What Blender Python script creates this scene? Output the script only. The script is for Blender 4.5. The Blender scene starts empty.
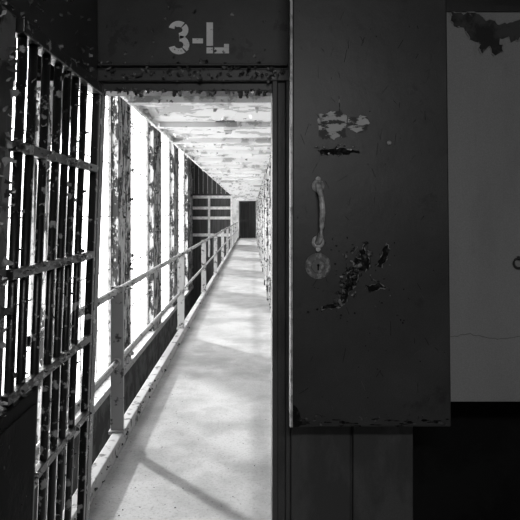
import bpy, math, random
from mathutils import Vector
random.seed(7)
S=bpy.context.scene
F=600.0; CX,CY=252.0,214.0; H=1.5
def wx(px,d): return (px-CX)*d/F
def wz(py,d): return H-(py-CY)*d/F

# ---------------- materials ----------------
def base(name):
    m=bpy.data.materials.new(name); m.use_nodes=True
    n=m.node_tree.nodes; l=m.node_tree.links
    return m,n,l,n['Principled BSDF']
def g(v): return (v,v,v,1)
def paint(name,a,b,scale=6,lo=.45,hi=.55,rough=.5,bump=.3,detail=8,c=None,cscale=25,clo=.62,chi=.66,metal=0,stretch=(1,1,1),bd=.01,spec=.5,d_=None,dscale=1.2,dlo=.4,dhi=.65,grit=0):
    m,n,l,p=base(name)
    tc=n.new('ShaderNodeTexCoord'); mp=n.new('ShaderNodeMapping'); mp.inputs['Scale'].default_value=stretch
    l.new(tc.outputs['Object'],mp.inputs['Vector'])
    t=n.new('ShaderNodeTexNoise'); t.inputs['Scale'].default_value=scale; t.inputs['Detail'].default_value=detail; t.inputs['Roughness'].default_value=.62
    l.new(mp.outputs[0],t.inputs['Vector'])
    def ramp(lo,hi,src):
        r=n.new('ShaderNodeValToRGB'); r.color_ramp.elements[0].position=lo; r.color_ramp.elements[1].position=hi
        r.color_ramp.elements[0].color=(0,0,0,1); r.color_ramp.elements[1].color=(1,1,1,1)
        l.new(src,r.inputs['Fac']); return r
    r=ramp(lo,hi,t.outputs['Fac'])
    mx=n.new('ShaderNodeMixRGB'); mx.inputs[1].default_value=g(a); mx.inputs[2].default_value=g(b)
    l.new(r.outputs[0],mx.inputs[0]); out=mx.outputs[0]
    for (cc,sc,l0,h0) in ((d_,dscale,dlo,dhi),(c,cscale,clo,chi)):
        if cc is None: continue
        t2=n.new('ShaderNodeTexNoise'); t2.inputs['Scale'].default_value=sc; t2.inputs['Detail'].default_value=6; t2.inputs['Roughness'].default_value=.7
        l.new(mp.outputs[0],t2.inputs['Vector'])
        r2=ramp(l0,h0,t2.outputs['Fac'])
        m2=n.new('ShaderNodeMixRGB'); m2.inputs[2].default_value=g(cc)
        l.new(r2.outputs[0],m2.inputs[0]); l.new(out,m2.inputs[1]); out=m2.outputs[0]
    if grit:
        t3=n.new('ShaderNodeTexNoise'); t3.inputs['Scale'].default_value=240; t3.inputs['Detail'].default_value=4; t3.inputs['Roughness'].default_value=.8
        l.new(tc.outputs['Object'],t3.inputs['Vector'])
        mr=n.new('ShaderNodeMapRange'); mr.inputs[1].default_value=.35; mr.inputs[2].default_value=.65; mr.inputs[3].default_value=1-grit; mr.inputs[4].default_value=1+grit
        l.new(t3.outputs['Fac'],mr.inputs[0])
        m3=n.new('ShaderNodeMixRGB'); m3.blend_type='MULTIPLY'; m3.inputs[0].default_value=1
        l.new(out,m3.inputs[1]); l.new(mr.outputs[0],m3.inputs[2]); out=m3.outputs[0]
    l.new(out,p.inputs['Base Color'])
    bp=n.new('ShaderNodeBump'); bp.inputs['Strength'].default_value=bump; bp.inputs['Distance'].default_value=bd
    l.new(r.outputs[0],bp.inputs['Height'])
    f=n.new('ShaderNodeTexNoise'); f.inputs['Scale'].default_value=scale*9; f.inputs['Detail'].default_value=5
    l.new(mp.outputs[0],f.inputs['Vector'])
    b2=n.new('ShaderNodeBump'); b2.inputs['Strength'].default_value=bump*.5; b2.inputs['Distance'].default_value=bd*.4
    l.new(f.outputs['Fac'],b2.inputs['Height']); l.new(bp.outputs[0],b2.inputs['Normal'])
    l.new(b2.outputs[0],p.inputs['Normal'])
    p.inputs['Roughness'].default_value=rough; p.inputs['Metallic'].default_value=metal
    p.inputs['Specular IOR Level'].default_value=spec
    return m
M={}
M['floor']=paint('worn_concrete',.56,.40,scale=2.2,lo=.40,hi=.72,rough=.7,bump=.15,c=.18,cscale=60,clo=.52,chi=.80,spec=.3,d_=.33,dscale=1.1,dlo=.45,dhi=.72,grit=.15)
M['lobby']=paint('dark_lobby_concrete',.26,.18,scale=3,rough=.9)
M['lowfloor']=paint('dark_concrete',.34,.22,scale=1.5,rough=.9)
M['ceil']=paint('peeling_ceiling',.84,.50,scale=3.5,lo=.53,hi=.56,rough=.8,bump=.6,bd=.02,c=.15,cscale=6,clo=.64,chi=.66)
M['pier']=paint('peeling_plaster',.50,.03,scale=4.5,lo=.48,hi=.51,rough=.8,bump=.6,bd=.02,stretch=(1,1,.4),c=.8,cscale=14,clo=.58,chi=.61)
M['wall']=paint('dark_wall',.12,.05,scale=2,rough=.85,bump=.4,c=.3,cscale=6,clo=.66,chi=.68)
M['endwall']=paint('end_wall_plaster',.6,.35,scale=1.5,rough=.85,bump=.2)
M['steel']=paint('dark_enamel',.033,.048,scale=3,lo=.4,hi=.7,rough=.45,bump=.25,c=.014,cscale=11,clo=.58,chi=.72,bd=.004,d_=.017,dscale=1.6,dlo=.42,dhi=.75,grit=.3)
M['head']=paint('header_enamel',.034,.055,scale=4,lo=.4,hi=.7,rough=.5,bump=.25,c=.008,cscale=9,clo=.57,chi=.61,bd=.004,d_=.02,dscale=2.5,grit=.3)
M['post']=paint('mottled_post_paint',.025,.18,scale=7,lo=.53,hi=.56,rough=.5,bump=.7,bd=.01,stretch=(1,1,.5))
M['bars']=paint('chipped_bar_paint',.012,.38,scale=26,lo=.575,hi=.60,rough=.3,bump=.8,bd=.004)
M['rail']=paint('railing_paint',.40,.07,scale=14,lo=.56,hi=.62,rough=.5,bump=.4,bd=.004)
M['curb']=paint('curb_paint',.50,.10,scale=9,lo=.56,hi=.62,rough=.6,bump=.4,bd=.004)
M['frame']=paint('window_frame_paint',.3,.1,scale=9,lo=.5,hi=.6,rough=.6,bump=.3)
M['sheet']=paint('pale_sheet',.34,.23,scale=1.6,lo=.3,hi=.75,rough=.6,bump=.1,bd=.004,c=.18,cscale=16,clo=.60,chi=.85,stretch=(1,1,.3),d_=.20,dscale=2.5,dlo=.5,dhi=.7,grit=.14)
M['low']=paint('lower_panel',.075,.045,scale=5,rough=.5,bump=.3,c=.15,cscale=22,clo=.70,chi=.72,bd=.004,stretch=(1,1,.4),grit=.2)
M['scarD']=paint('exposed_dark_undercoat',.06,.02,scale=9,lo=.45,hi=.55,rough=.8,bump=.4,c=.16,cscale=18,clo=.6,chi=.63,bd=.004)
M['black']=paint('flat_black',.010,.006,scale=4,rough=.8,spec=.2)  # near-black colour for lock box, recess backing and keyhole
M['cell']=paint('cell_front_paint',.55,.07,scale=9,lo=.50,hi=.54,rough=.6,bump=.5)
M['white']=paint('stencil_paint',.9,.14,scale=45,lo=.60,hi=.66,rough=.7,bump=.1,bd=.001)
M['chrome']=paint('worn_handle_metal',.60,.2,scale=30,lo=.48,hi=.66,rough=.3,bump=.3,bd=.002)
M['plate']=paint('escutcheon_metal',.12,.30,scale=60,lo=.5,hi=.6,rough=.45,bump=.3,bd=.002)
M['flakeD']=paint('dark_flake',.04,.10,scale=40,rough=.25,bump=.2,bd=.002)
M['flakeL']=paint('light_flake',.5,.25,scale=40,rough=.6,bump=.2,bd=.002)
M['lip']=paint('peeled_paint_lip_lit',.28,.05,scale=60,lo=.45,hi=.55,rough=.4,bump=.2,bd=.002)  # pale tone paints in the light caught by lifted paint edges
M['debris']=paint('paint_chip_debris',.22,.10,scale=40,rough=.7)
M['sticker']=paint('label_residue',.50,.03,scale=34,lo=.49,hi=.53,rough=.6,bump=.2,bd=.001,stretch=(.6,1,1.6))
M['scratch']=paint('bare_metal_scar',.008,.035,scale=40,lo=.5,hi=.6,rough=.8,bump=.4,bd=.002,spec=.1)
M['fine']=paint('fine_scratch_metal',.09,.05,scale=40,rough=.6,bump=.1,bd=.001)
M['rust']=paint('rust_patch',.05,.12,scale=20,rough=.9)
M['land']=paint('landing_wall',.05,.08,scale=2,rough=.8,stretch=(4,1,.3))
M['lite']=paint('landing_rail_paint',.85,.65,scale=8,rough=.6)

class MB:
    def __init__(s): s.v=[];s.f=[]
    def quadmesh(s,vs,fs):
        o=len(s.v); s.v+= [tuple(v) for v in vs]; s.f+=[tuple(i+o for i in f) for f in fs]
    def box(s,x0,x1,y0,y1,z0,z1):
        s.quadmesh([(x0,y0,z0),(x1,y0,z0),(x1,y1,z0),(x0,y1,z0),(x0,y0,z1),(x1,y0,z1),(x1,y1,z1),(x0,y1,z1)],
          [(0,3,2,1),(4,5,6,7),(0,1,5,4),(1,2,6,5),(2,3,7,6),(3,0,4,7)])
    def tube(s,pts,r,n=10,rs=None):
        pts=[Vector(p) for p in pts]; o=len(s.v)
        for i,p in enumerate(pts):
            t=(pts[min(i+1,len(pts)-1)]-pts[max(i-1,0)]).normalized()
            up=Vector((0,0,1)) if abs(t.z)<.9 else Vector((1,0,0))
            a=t.cross(up).normalized(); b=t.cross(a)
            rr=rs[i] if rs else r
            for k in range(n):
                w=2*math.pi*k/n; q=p+a*rr*math.cos(w)+b*rr*math.sin(w); s.v.append(tuple(q))
        for i in range(len(pts)-1):
            for k in range(n):
                s.f.append((o+i*n+k,o+i*n+(k+1)%n,o+(i+1)*n+(k+1)%n,o+(i+1)*n+k))
        s.f.append(tuple(o+k for k in range(n))[::-1]); s.f.append(tuple(o+(len(pts)-1)*n+k for k in range(n)))
    def flake(s,c,n,u,size,lift):
        c=Vector(c);n=Vector(n).normalized();u=Vector(u).normalized();w=n.cross(u)
        a=random.uniform(0,6.28); U=u*math.cos(a)+w*math.sin(a); W=n.cross(U)
        vs=[];R=4;C=3
        asp=random.uniform(.5,1.4)
        for i in range(R):
            t=i/(R-1)
            for j in range(C):
                q=j/(C-1)-.5
                p=c+U*(t*size*(.9+random.uniform(-.15,.15))*(1-.35*t*t))+W*(q*size*asp*(1-.5*t)+random.uniform(-.1,.1)*size)+n*(.001+lift*size*t*t+random.uniform(0,.05)*size*t)
                vs.append(p)
        fs=[(i*C+j,i*C+j+1,(i+1)*C+j+1,(i+1)*C+j) for i in range(R-1) for j in range(C-1)]
        s.quadmesh(vs,fs)
    def blob(s,c,n,u,ru,rw,k=14,jit=.35,off=.0015):
        c=Vector(c);n=Vector(n).normalized();u=Vector(u).normalized();w=n.cross(u)
        vs=[]
        for i in range(k):
            a=2*math.pi*i/k; r=1-random.uniform(0,jit)
            vs.append(c+n*off+u*ru*r*math.cos(a)+w*rw*r*math.sin(a))
        s.quadmesh(vs,[tuple(range(k))])
    def shear(s,k,z0): s.v=[(x-k*(z0-z),y,z) for (x,y,z) in s.v]; return s
    def obj(s,name,mat,parent=None,bevel=0,smooth=False):
        me=bpy.data.meshes.new(name); me.from_pydata(s.v,[],s.f); me.update()
        o=bpy.data.objects.new(name,me); S.collection.objects.link(o); me.materials.append(M[mat])
        if smooth:
            for p in me.polygons:p.use_smooth=True
        if bevel:
            m=o.modifiers.new('b','BEVEL');m.width=bevel;m.segments=2;m.limit_method='ANGLE'
        if parent:o.parent=parent
        return o
def empty(name,loc=(0,0,0)):
    o=bpy.data.objects.new(name,None);S.collection.objects.link(o);o.empty_display_size=.1;return o
def rough_line(pts,step,jit):
    out=[]
    for i in range(len(pts)-1):
        (ax,ay),(bx,by)=pts[i],pts[i+1]; L=math.hypot(bx-ax,by-ay); n=max(1,int(L/step))
        for k in range(n):
            t=k/n; out.append((ax+(bx-ax)*t+random.uniform(-jit,jit),ay+(by-ay)*t+random.uniform(-jit,jit)))
    out.append(pts[-1]); return out

D=2.2; END=37.5; WX=-3.0; CF=.27; ZC=2.375
# ---------------- shell ----------------
b=MB(); b.box(-.83,CF+.02,D,END,-.16,0); b.obj('floor','floor')
b=MB(); b.box(-.83,1.6,-2.5,D,-.16,0); b.obj('floor_lobby','lobby')
b=MB(); b.box(WX-.5,2.4,-4,END+.4,-3.6,-3.4); b.obj('floor_ground_tier','lowfloor')
b=MB(); b.box(-.93,CF+.02,-2.5,END,ZC,ZC+.16)
y=4.45
while y<END:
    b.box(-.93,CF,y,y+.12,ZC-.05,ZC); y+=1.25
b.box(-.94,-.91,D+.1,END,ZC-.04,ZC)
ce=b.obj('ceiling','ceil',bevel=.004)
b=MB()
b.blob((wx(227,5.75),5.75,ZC),(0,0,-1),(1,0,0),.13,.2,k=20)
for i in range(18):
    b.blob((random.uniform(-.85,.2),random.uniform(4.3,14),ZC),(0,0,-1),(1,0,0),random.uniform(.01,.04),random.uniform(.02,.10),k=14,jit=.5)
b.obj('rust_patches','rust',ce)
b=MB()
for i in range(300):
    yy=4.2+random.random()**1.6*22
    b.flake((random.uniform(-.93,-.86) if random.random()<.5 else random.uniform(-.9,.25),yy,ZC-.0),(0,0,-1),(1,0,0),random.uniform(.02,.09),.6)
b.obj('ceiling_flakes','ceil',ce)
b=MB(); b.box(WX-.5,2.4,-4,END+.4,6.2,6.4); b.obj('ceiling_hall','wall')

# window wall
SILL,HEADZ=-2.0,4.9
b=MB(); fl=MB(); fd=MB()
b.box(WX-.16,WX,-4,END,-3.4,SILL); b.box(WX-.16,WX,-4,END,HEADZ,6.2)
b.box(WX-.16,WX,-4,3.2,SILL,HEADZ); b.box(WX-.16,WX,36.5,END,SILL,HEADZ)
piers=[(3.2,4.2),(8.5,9.7),(13.1,14.5),(17.8,19.3),(22.5,24.0),(27.3,29.8),(36.0,36.5)]  # last opening added unseen behind the landing, to light the far end
wl=b.obj('wall_left','wall')
pb=MB()
for (a,c) in piers:
    pb.box(WX-.15,WX+.08,a,c,SILL,HEADZ)
    for i in range(170):
        z=random.uniform(SILL,HEADZ)
        r=random.random()
        if r<.4: fl.flake((WX+.08,random.uniform(a,c),z),(1,0,0),(0,0,1),random.uniform(.03,.12),.6)
        elif r<.75: fd.flake((WX+.08,random.uniform(a,c),z),(1,0,0),(0,0,1),random.uniform(.03,.12),.6)
        else: fl.flake((WX-random.uniform(-.05,.12),a,z),(0,-1,0),(0,0,1),random.uniform(.03,.08),.8)
pb.obj('window_piers','pier',wl,bevel=.01)
fl.obj('pier_flakes_light','flakeL',wl); fd.obj('pier_flakes_dark','flakeD',wl)
b=MB(); b.box(WX-.17,WX+.14,3.2,29.4,SILL-.12,SILL+.02); b.obj('trim_1','curb')
for i in range(6):
    a=piers[i][1]; c=piers[i+1][0]
    b=MB(); x0,x1=WX-.12,WX-.07
    b.box(x0,x1,a,a+.06,SILL,HEADZ); b.box(x0,x1,c-.06,c,SILL,HEADZ)
    b.box(x0,x1,a,c,SILL,SILL+.08); b.box(x0,x1,a,c,HEADZ-.08,HEADZ)
    for q in (1,2): b.box(x0+.01,x1-.01,a+q*(c-a)/3-.02,a+q*(c-a)/3+.02,SILL,HEADZ)
    for k in range(1,6):
        z=SILL+(HEADZ-SILL)*k/6; b.box(x0+.02,x1-.02,a,c,z-.012,z+.012)
    b.obj('window_%d'%(i+1),'frame')
# end & right & back walls
b=MB(); b.box(WX-.16,-.78,END,END+.3,-3.4,6.2); b.box(.22,2.4,END,END+.3,-3.4,6.2); b.box(-.78,.22,END,END+.3,2.28,6.2); b.box(-.78,.22,END,END+.3,-3.4,0)
b.obj('wall_back','endwall')
b=MB(); b.box(-.9,.3,END+1.2,END+1.3,-.1,2.4); b.box(-.9,.3,END+.3,END+1.2,-.1,0); b.box(-.9,.3,END+.3,END+1.2,2.3,2.4);b.box(-.9,-.8,END+.3,END+1.2,0,2.3);b.box(.25,.3,END+.3,END+1.2,0,2.3); b.obj('wall_vestibule','land')
b=MB(); b.box(-.82,-.72,END-.04,END,0,2.3); b.box(.14,.22,END-.04,END,0,2.3); b.box(-.8,.22,END-.04,END,2.2,2.3)
for k in range(6):
    x=-.6+k*.13; b.box(x-.012,x+.012,END-.03,END-.01,0,2.25)
b.box(-.75,.2,END-.03,END-.01,1.05,1.12)
b.obj('door_1','steel')
b=MB(); b.box(2.2,2.4,-4,END,-3.4,6.2); b.obj('wall_right','wall')
b=MB(); b.box(WX-.16,2.2,-4.2,-4,-3.4,6.2); b.obj('wall_rear','wall')
b=MB(); b.box(CF,CF+.1,2.4,END,ZC+.16,6.2); b.obj('wall_upper_tier','wall')
b=MB(); b.box(CF,CF+.1,2.4,END,-3.4,-.16); b.obj('wall_lower_tier','wall')

# cell fronts
cf=empty('cell_front')
b=MB(); c=MB(); q=MB()
y=2.5
q.box(CF+.02,2.2,2.8,END,-.16,0); q.box(CF+.02,2.2,2.8,END,ZC,ZC+.16)
while y<END-2.2:
    c.box(CF,CF+.12,y,y+.38,0,ZC); q.box(CF+.12,2.19,y+.3,y+.45,0,ZC)
    for z in (.06,.75,1.4,2.0,2.3): c.box(CF+.02,CF+.06,y+.38,y+2.3,z-.025,z+.025)
    t=y+.48
    while t<y+2.25:
        b.tube([(CF+.04,t,0),(CF+.04,t,ZC)],.012,6); t+=.125
    c.box(CF-.03,CF+.02,y+1.0,y+1.16,.95,1.2)
    c.box(CF-.02,CF+.03,y+.9,y+.96,0,2.1)
    y+=2.3
b.obj('cell_bars','rail',cf); c.obj('cell_frames','cell',cf,bevel=.005); q.obj('cell_partitions','wall',cf)
b=MB(); b2=MB()
for i in range(420):
    (b if i%3 else b2).flake((CF,2.5+random.random()*20,random.uniform(.2,ZC)),(-1,0,0),(0,0,1),random.uniform(.02,.045),.6)
b.obj('cell_flakes','flakeL',cf); b2.obj('cell_flakes_dark','flakeD',cf)

# landing at far left
la=empty('stair_landing')
b=MB(); b.box(WX+.01,-.95,29.45,29.6,-3.39,6.19); b.obj('landing_back','land',la)
b=MB()
for py in (197,208,218,235): 
    z=wz(py,29.3); b.box(WX+.1,-.95,29.3,29.42,z-.07,z+.07)
for x in (-2.1,-1.0): b.box(x-.05,x+.05,29.28,29.44,-.6,2.4)
b.obj('landing_rails','lite',la)
b=MB()
for k in range(9): b.box(WX+.15+k*.22,WX+.18+k*.22,29.36,29.45,2.5,6.0)
b.obj('landing_bars','rail',la)

# ---------------- railing ----------------
ra=empty('walkway_railing')
b=MB(); cb=MB(); PX=-.875
y=3.9; ys=[]
while y<END: ys.append(y); y+=3.5
for y in ys:
    b.box(PX-.042,PX+.042,y-.012,y+.012,-.12,1.03)
    b.box(PX+.0-.006,PX+.006,y,y+.05,-.12,1.0)
    b.box(PX-.05,PX+.05,y-.04,y+.06,.08,.10)
b.obj('posts','rail',ra,bevel=.003)
b=MB()
b.tube([(PX,D+.15,1.0),(PX,END-.05,1.0)],.022,12); b.tube([(PX,D+.15,.54),(PX,END-.05,.54)],.018,12)
for y in ys:
    for z in (1.0,.54): b.tube([(PX,y-.05,z),(PX,y+.05,z)],.028,12)
b.obj('rails','rail',ra)
cb.box(-.90,-.832,D+.12,END-.02,-.2,.09); cb.obj('kick_curb','curb',ra,bevel=.006)
b=MB()
for i in range(180):
    y=2.6+random.random()**1.5*12
    r=random.random()
    if r<.5: b.flake((PX+.022,y,1.0+random.uniform(-.015,.015)),(1,0,.2),(0,1,0),random.uniform(.008,.022),.7)
    else: b.flake((-.83,y,random.uniform(.0,.09)),(1,0,0),(0,1,0),random.uniform(.01,.03),.5)
b.obj('railing_flakes','flakeD',ra)

# debris on walkway
b=MB()
for i in range(320):
    y=2.7+random.random()**2*10
    x=random.choice([random.uniform(-.82,.24),random.triangular(-.82,.24,-.8),random.triangular(-.82,.24,-.8)])
    b.flake((x,y,0),(0,0,1),(1,0,0),random.uniform(.003,.011),.3)
b.obj('paint_debris','debris')

# ---------------- side grille (gate) ----------------
GX=-.557; G0=1.44; G1=2.17; TOP=1.965; K=.038
ga=empty('barred_gate')
b=MB()
BP=(23,34,47,59,68,76,84.5)
for px in BP:
    y=-334.0/(px-252); b.tube([(GX,y,.04),(GX,y,TOP-.02)],.012,10)
b.shear(K,TOP).obj('vertical_bars','bars',ga,smooth=True)
b=MB()
for z in (1.662,1.355,1.055,.78,.1): b.box(GX-.008,GX+.014,G0-.02,G1,z-.013,z+.013)
b.box(GX-.02,GX+.02,G0-.02,G1,TOP-.035,TOP); b.box(GX-.014,GX+.012,G1-.02,G1+.008,0,TOP)
b.shear(K,TOP).obj('cross_rails','bars',ga,bevel=.003)
b=MB(); b.box(GX-.03,GX+.02,1.28,1.60,.25,1.035); b.box(GX+.02,GX+.024,1.3,1.58,.3,1.0); b.shear(K,TOP).obj('lock_box','black',ga,bevel=.004)
b=MB(); b2=MB()
for i in range(280):
    z=random.uniform(.1,1.95); px=random.choice(BP); y=-334.0/(px-252)
    a=random.uniform(-1.2,1.9); n=Vector((math.cos(a),-math.sin(a),0))
    (b if i%2 else b2).flake(Vector((GX,y,z))+n*.009,n,(0,0,1),random.uniform(.005,.015),.9)
for z in (1.662,1.355,1.055,.78):
    for i in range(24): (b if i%2 else b2).flake((GX+.014,random.uniform(G0,G1),z+random.uniform(-.01,.01)),(1,-.3,.2),(0,1,0),random.uniform(.005,.014),.9)
b.shear(K,TOP).obj('gate_flakes','flakeL',ga); b2.shear(K,TOP).obj('gate_flakes_dark','flakeD',ga)
b=MB(); b.box(GX-.02,GX,1.1,D-.04,TOP+.002,2.33); b.obj('transom_plate','steel',ga,bevel=.003)
b=MB(); b.box(GX-.08,GX+.005,1.0,1.41,0,TOP); b.shear(K,TOP).obj('side_post','post',ga,bevel=.006)
b=MB(); b2=MB()
for i in range(90): (b if i%3 else b2).flake((GX+.001,random.uniform(1.15,2.15),TOP+random.random()**2*.33),(1,0,0),(0,0,1),random.uniform(.008,.022),.6)
b.obj('transom_flakes','flakeD',ga); b2.obj('transom_flakes_light','lip',ga)
b=MB(); b2=MB()
for i in range(90): (b if i%2 else b2).flake((GX+.006,random.uniform(1.25,1.40),random.uniform(.9,1.96)),(1,0,0),(0,0,1),random.uniform(.010,.028),.8)
b.shear(K,TOP).obj('post_flakes','flakeD',ga); b2.shear(K,TOP).obj('post_flakes_light','flakeL',ga)

# ---------------- doorway ----------------
df=empty('door_frame')
JX=.0735
b=MB(); b.box(GX-.6,.14,D,D+.08,TOP+.06,2.34)
b.obj('header_plate','head',df,bevel=.003)
b=MB(); b.box(GX-.6,.14,D-.015,D+.10,TOP+.02,TOP+.062); b.box(GX-.02,JX+.02,D+.02,D+.12,TOP-.01,TOP+.02)
b.box(GX-.02,.13,D-.03,D,TOP+.072,TOP+.080)
b.obj('header_flange','steel',df,bevel=.003)
b=MB()
for i in range(9):
    x=GX+.05+i*.07; b.tube([(x,D-.014,TOP+.042),(x,D-.018,TOP+.042),(x,D-.021,TOP+.042)],.006,8,rs=[.006,.006,.003])
b.obj('header_bolts','low',df)
b=MB(); b.box(GX-.012,GX+.008,D,D+.06,0,TOP+.02); b.shear(K,TOP)
b.obj('jamb_post','bars',df,bevel=.004)
b=MB(); b.box(JX,JX+.02,D-.01,D+.12,0,TOP+.03); b.box(JX+.02,JX+.05,D+.01,D+.06,0,TOP+.03); b.box(JX+.05,.14,D-.012,D+.06,0,TOP+.06)
b.obj('latch_jamb','low',df,bevel=.003)
b=MB(); b2=MB()
for i in range(90):
    x=random.uniform(GX,.12)
    (b if i%3 else b2).flake((x,D-.016,TOP+.02+random.random()*.06),(0,-1,0),(1,0,0),random.uniform(.008,.026),.8)
for i in range(80):
    x=random.uniform(GX,.07); (b if i%2 else b2).flake((x,D+.02,TOP+random.uniform(-.012,.0)),(0,-.5,-1),(1,0,0),random.uniform(.008,.024),.9)
for i in range(30): (b if i%2 else b2).flake((random.uniform(GX,.12),D,TOP+.085+random.random()**2*.3),(0,-1,0),(1,0,0),random.uniform(.008,.018),.6)
b.obj('header_flakes','flakeD',df); b2.obj('header_flakes_light','lip',df)

# stencil 3-L
b=MB()
def P(px,py): return (wx(px,D),D-.0016,wz(py,D))
def arc(cx,cy,rx,ry,a0,a1,w,n=12):
    vs=[]
    for i in range(n+1):
        a=math.radians(a0+(a1-a0)*i/n)
        for k in (-.5,.5):
            vs.append(P(cx+(rx+k*w)*math.cos(a),cy-(ry+k*w)*math.sin(a)))
    b.quadmesh(vs,[(2*i,2*i+1,2*i+3,2*i+2) for i in range(n)])
def rect(x0,x1,y0,y1): b.quadmesh([P(x0,y1),P(x1,y1),P(x1,y0),P(x0,y0)],[(0,1,2,3)])
arc(178.5,30,7,6,165,52,6); arc(178.5,30,7,6,42,-85,6)
arc(179,45,7.5,6.5,85,-42,6); arc(179,45,7.5,6.5,-52,-165,6)
rect(192.5,203,38.5,43.5)
rect(206.5,213,22.5,46); rect(206.5,213,47.5,53.5); rect(214.5,229,47.5,53.5); rect(224,229,44,48)
b.obj('tier_number_marking','white',df)

# wall right of the door
wf=empty('wall_front')
b=MB(); b.box(.14,.59,D,D+.1,0,2.34); b.box(.59,2.2,D,D+.1,.82,2.34); b.obj('wall_plate','steel',wf,bevel=.003)
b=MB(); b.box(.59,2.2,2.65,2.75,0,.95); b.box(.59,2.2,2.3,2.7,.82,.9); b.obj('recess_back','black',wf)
b=MB(); b.box(.142,wx(349.5,D),D-.025,D,0,.98); b.box(wx(352,D),wx(411,D),D-.03,D,0,.98)
b.box(wx(350,D),wx(352,D),D-.01,D,0,.98); b.obj('lower_panels','low',wf,bevel=.003)

# pale sheet panel
sp=empty('sheet_metal_panel')
d=2.12
b=MB(); b.box(wx(440,d),1.25,d,D-.004,wz(402,d),wz(12,d)); b.obj('panel_sheet','sheet',sp,bevel=.004)
b=MB()
b.box(wx(440,d),1.25,d-.008,d,wz(12,d)-.0,wz(6,d)); 
b.obj('panel_top_strip','steel',sp)
b=MB()
def SP(px,py,o=.0015): return (wx(px,d),d-o,wz(py,d))
def poly(mb,pts,fn,o): mb.quadmesh([fn(x,y,o) for (x,y) in pts],[tuple(range(len(pts)))])
pts=rough_line([(450,13),(476,14),(486,20),(500,24),(524,19),(524,38),(512,42),(507,36),(500,40),(503,52),(495,55),(488,48),(481,53),(478,42),(470,40),(466,30),(456,27),(450,20),(450,13)],3,1.8)
poly(b,pts,SP,.0012)
b.obj('panel_peel_scars','scarD',sp)
b=MB()
for i in range(len(pts)-1):
    if random.random()<.6: b.tube([SP(*pts[i],.0025),SP(*pts[i+1],.0045)],random.uniform(.001,.0028),6)
b.obj('panel_peel_lip','sheet',sp)
b=MB(); pp=rough_line([(449,337),(470,334),(498,339),(522,336)],3,.8)
b.tube([SP(*p,.0003) for p in pp],.0007,5)
b.obj('panel_cracks','low',sp)
b=MB(); pts=[(wx(518,d)+.018*math.cos(t*math.pi/10),d-.008,wz(263,d)+.018*math.sin(t*math.pi/10)) for t in range(21)]
b.tube(pts,.004,8); b.box(wx(518,d)-.005,wx(518,d)+.005,d-.014,d,wz(263,d)+.012,wz(263,d)+.024); b.obj('pull_ring','steel',sp,smooth=True)

# ---------------- control cabinet ----------------
cab=empty('control_cabinet'); d=1.95
zb=wz(427,d); zt=2.33
b=MB(); x0b,x1b,x0t,x1t=wx(292,d),wx(451.5,d),wx(292.5,d),wx(446.5,d)
b.quadmesh([(x0b,d,zb),(x1b,d,zb),(x1b,2.11,zb),(x0b,2.11,zb),(x0t,d,zt),(x1t,d,zt),(x1t,2.11,zt),(x0t,2.11,zt)],
 [(0,3,2,1),(4,5,6,7),(0,1,5,4),(1,2,6,5),(2,3,7,6),(3,0,4,7)])
b.box(x0b+.02,x0b+.2,2.11,2.165,zb+.05,zt-.05)
b.obj('cabinet_body','steel',cab,bevel=.005)
b=MB(); b.box(x0b-.006,x0b+.002,d-.003,d+.02,zb,zt); b.obj('cabinet_edge_strip','chrome',cab,bevel=.001)
def C(px,py,off=0): return (wx(px,d),d-off,wz(py,d))
b=MB()
path=[(318,185,.0),(318,186,.018),(318.5,191,.034),(320,200,.042),(321,212,.045),(320.5,226,.042),(319,236,.034),(318,241,.018),(318,242,.0)]
b.tube([C(*p) for p in path],.01,12,rs=[.014,.011,.010,.0085,.0095,.0085,.010,.011,.014])
b.obj('pull_handle','chrome',cab,smooth=True)
b=MB()
for py in (186,242): b.tube([C(318,py,0),C(318,py,.004),C(318,py,.010),C(318,py,.012)],.02,18,rs=[.021,.020,.015,.010])
for (px,py) in ((318,179),(318,249)): b.tube([C(px,py,.0),C(px,py,.005)],.008,10)
b.obj('handle_bosses','chrome',cab,smooth=False)
b=MB(); b.tube([C(318,266,0),C(318,266,.003),C(318,266,.006)],.04,28,rs=[.042,.042,.036]); 
b.obj('lock_escutcheon','plate',cab)
b=MB(); b.tube([C(318,265,.006),C(318,265,.008)],.004,12); b.box(wx(317.3,d),wx(318.7,d),d-.008,d-.005,wz(270,d),wz(265,d)); b.obj('keyhole','black',cab)
b=MB(); pts=[(wx(318,d)+.022*math.cos(t*math.pi/12),d-.007,wz(266,d)+.022*math.sin(t*math.pi/12)) for t in range(25)]
b.tube(pts,.0014,6); b.obj('escutcheon_ring','plate',cab)
b=MB(); b.tube([C(389,143,0),C(389,143,.006),C(389,143,.010)],.007,12,rs=[.007,.007,.003]); b.obj('rivet','chrome',cab)
b=MB()
poly(b,rough_line([(318,114),(330,112),(340,111),(347,117),(346,136),(334,139),(320,138),(318,114)],3,1.3),C,.0016)
poly(b,rough_line([(348,118),(364,116),(371,122),(366,130),(356,134),(348,130),(348,118)],3,1.6),C,.0018)
b.tube([C(339,96,.001),C(339.5,112,.001)],.0012,5)
for i in range(14):
    b.blob(C(random.uniform(316,358),random.gauss(150,4),0),(0,-1,0),(1,0,0),random.uniform(.004,.012),random.uniform(.002,.005),k=10,jit=.6,off=.0022+i*.00003)
b.obj('label_residue','sticker',cab)
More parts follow.
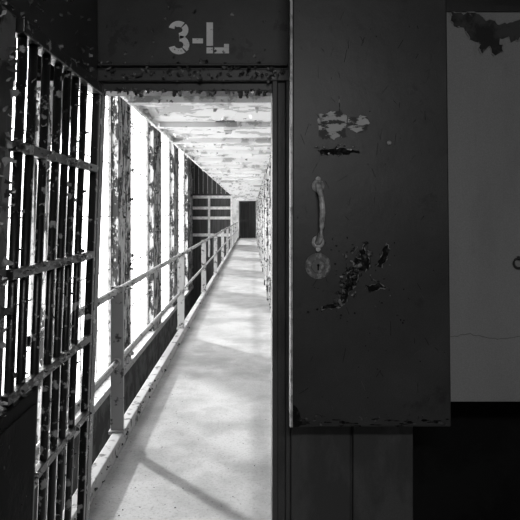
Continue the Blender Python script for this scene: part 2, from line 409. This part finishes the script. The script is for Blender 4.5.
# scars with raised, curled paint lips
scars=[[(364,244),(367,256),(371,264),(364,272),(360,270),(356,284),(350,290),(345,303),(338,308),(341,296),(344,288),(347,276),(352,270),(355,258),(364,244)],
[(386,243),(390,250),(385,262),(381,268),(377,266),(381,256),(386,243)],
[(366,286),(378,283),(386,287),(379,290),(368,291),(366,286)],
[(322,306),(330,303),(338,305),(330,309),(322,309),(322,306)],
[(318,150),(336,147),(352,149),(360,152),(346,155),(330,154),(320,156),(318,150)]]
b=MB(); lp=MB(); fs=MB()
for k,s_ in enumerate(scars):
    pts=rough_line(s_,2.5,1.3); poly(b,pts,C,.0014)
    for i in range(len(pts)-1):
        if random.random()<(.7 if k<4 else .25): lp.tube([C(*pts[i],.003),C(*pts[i+1],.006)],random.uniform(.0006,.0022),6)
for i in range(50): b.blob(C(random.uniform(305,410),random.uniform(235,325)),(0,-1,0),(1,0,0),random.uniform(.001,.006),random.uniform(.001,.005),k=7)
for i in range(34): b.blob(C(random.uniform(294,450),random.uniform(419,426)),(0,-1,0),(1,0,0),random.uniform(.006,.025),random.uniform(.002,.005),k=9,jit=.6)
for i in range(40): b.blob(C(random.uniform(296,446),random.uniform(5,400)),(0,-1,0),(1,0,0),random.uniform(.001,.003),random.uniform(.001,.003),k=7)
poly(b,rough_line([(292,404),(298,408),(301,418),(310,424),(292,427),(292,404)],3,1),C,.0016)
for i in range(90):
    x=random.uniform(296,442); y=random.uniform(5,400); L=random.uniform(3,16); a=random.gauss(1.5,.6)
    (b if i%2 else fs).tube([C(x,y,.0002),C(x+min(L*math.cos(a),4),y+L*math.sin(a),.0002)],.0006,4)
b.obj('peel_scars','scratch',cab); lp.obj('peel_lips','lip',cab); fs.obj('fine_scratches','fine',cab)
b=MB(); b2=MB()
for i in range(56):
    a=random.random(); px=364-24*a+random.gauss(0,4); py=248+54*a+random.gauss(0,3)
    (b if i%3 else b2).flake(C(px,py),(0,-1,0),(1,0,0),random.uniform(.008,.024),1.0)
for i in range(24): (b if i%2 else b2).flake(C(random.uniform(322,392),random.uniform(248,312)),(0,-1,0),(1,0,0),random.uniform(.004,.010),.9)
for i in range(26): b.flake(C(random.uniform(296,448),random.uniform(414,424)),(0,-1,0),(1,0,0),random.uniform(.006,.012),.5)
b.obj('cabinet_flakes','flakeD',cab); b2.obj('cabinet_flakes_light','lip',cab)

# ---------------- unseen fill light added behind the camera to brighten near fronts ----------------
lm=empty('fill_light_rig')
b=MB(); b.box(-.25,.55,-1.1,-.9,ZC-.07,ZC-.01); b.obj('fill_light_box','steel',lm,bevel=.01)
L=bpy.data.lights.new('fill_light','AREA'); L.shape='RECTANGLE'; L.size=.8; L.size_y=.2; L.energy=40
o=bpy.data.objects.new('fill_light',L); o.location=(.15,-1,ZC-.08); o.rotation_euler=(math.radians(35),0,0); S.collection.objects.link(o); o.parent=lm

# sun + sky
L=bpy.data.lights.new('sun','SUN'); L.energy=5.2; L.angle=.05
o=bpy.data.objects.new('sun',L); S.collection.objects.link(o)
dirv=Vector((.64,-.74,-.37)); o.rotation_euler=dirv.to_track_quat('-Z','Y').to_euler()
w=bpy.data.worlds.new('overcast_sky'); S.world=w; w.use_nodes=True
bg=w.node_tree.nodes['Background']; bg.inputs[0].default_value=(1,1,1,1); bg.inputs[1].default_value=5.2

S.view_settings.view_transform='Standard'
S.view_settings.look='None'

cam=bpy.data.cameras.new('camera'); co=bpy.data.objects.new('camera',cam); S.collection.objects.link(co)
cam.sensor_width=36; cam.sensor_fit='HORIZONTAL'; cam.lens=F/520*36; cam.shift_x=8/520; cam.shift_y=-46/520; cam.clip_start=.02; cam.clip_end=200
co.location=(0,0,H); co.rotation_euler=(math.radians(90),0,0); S.camera=co
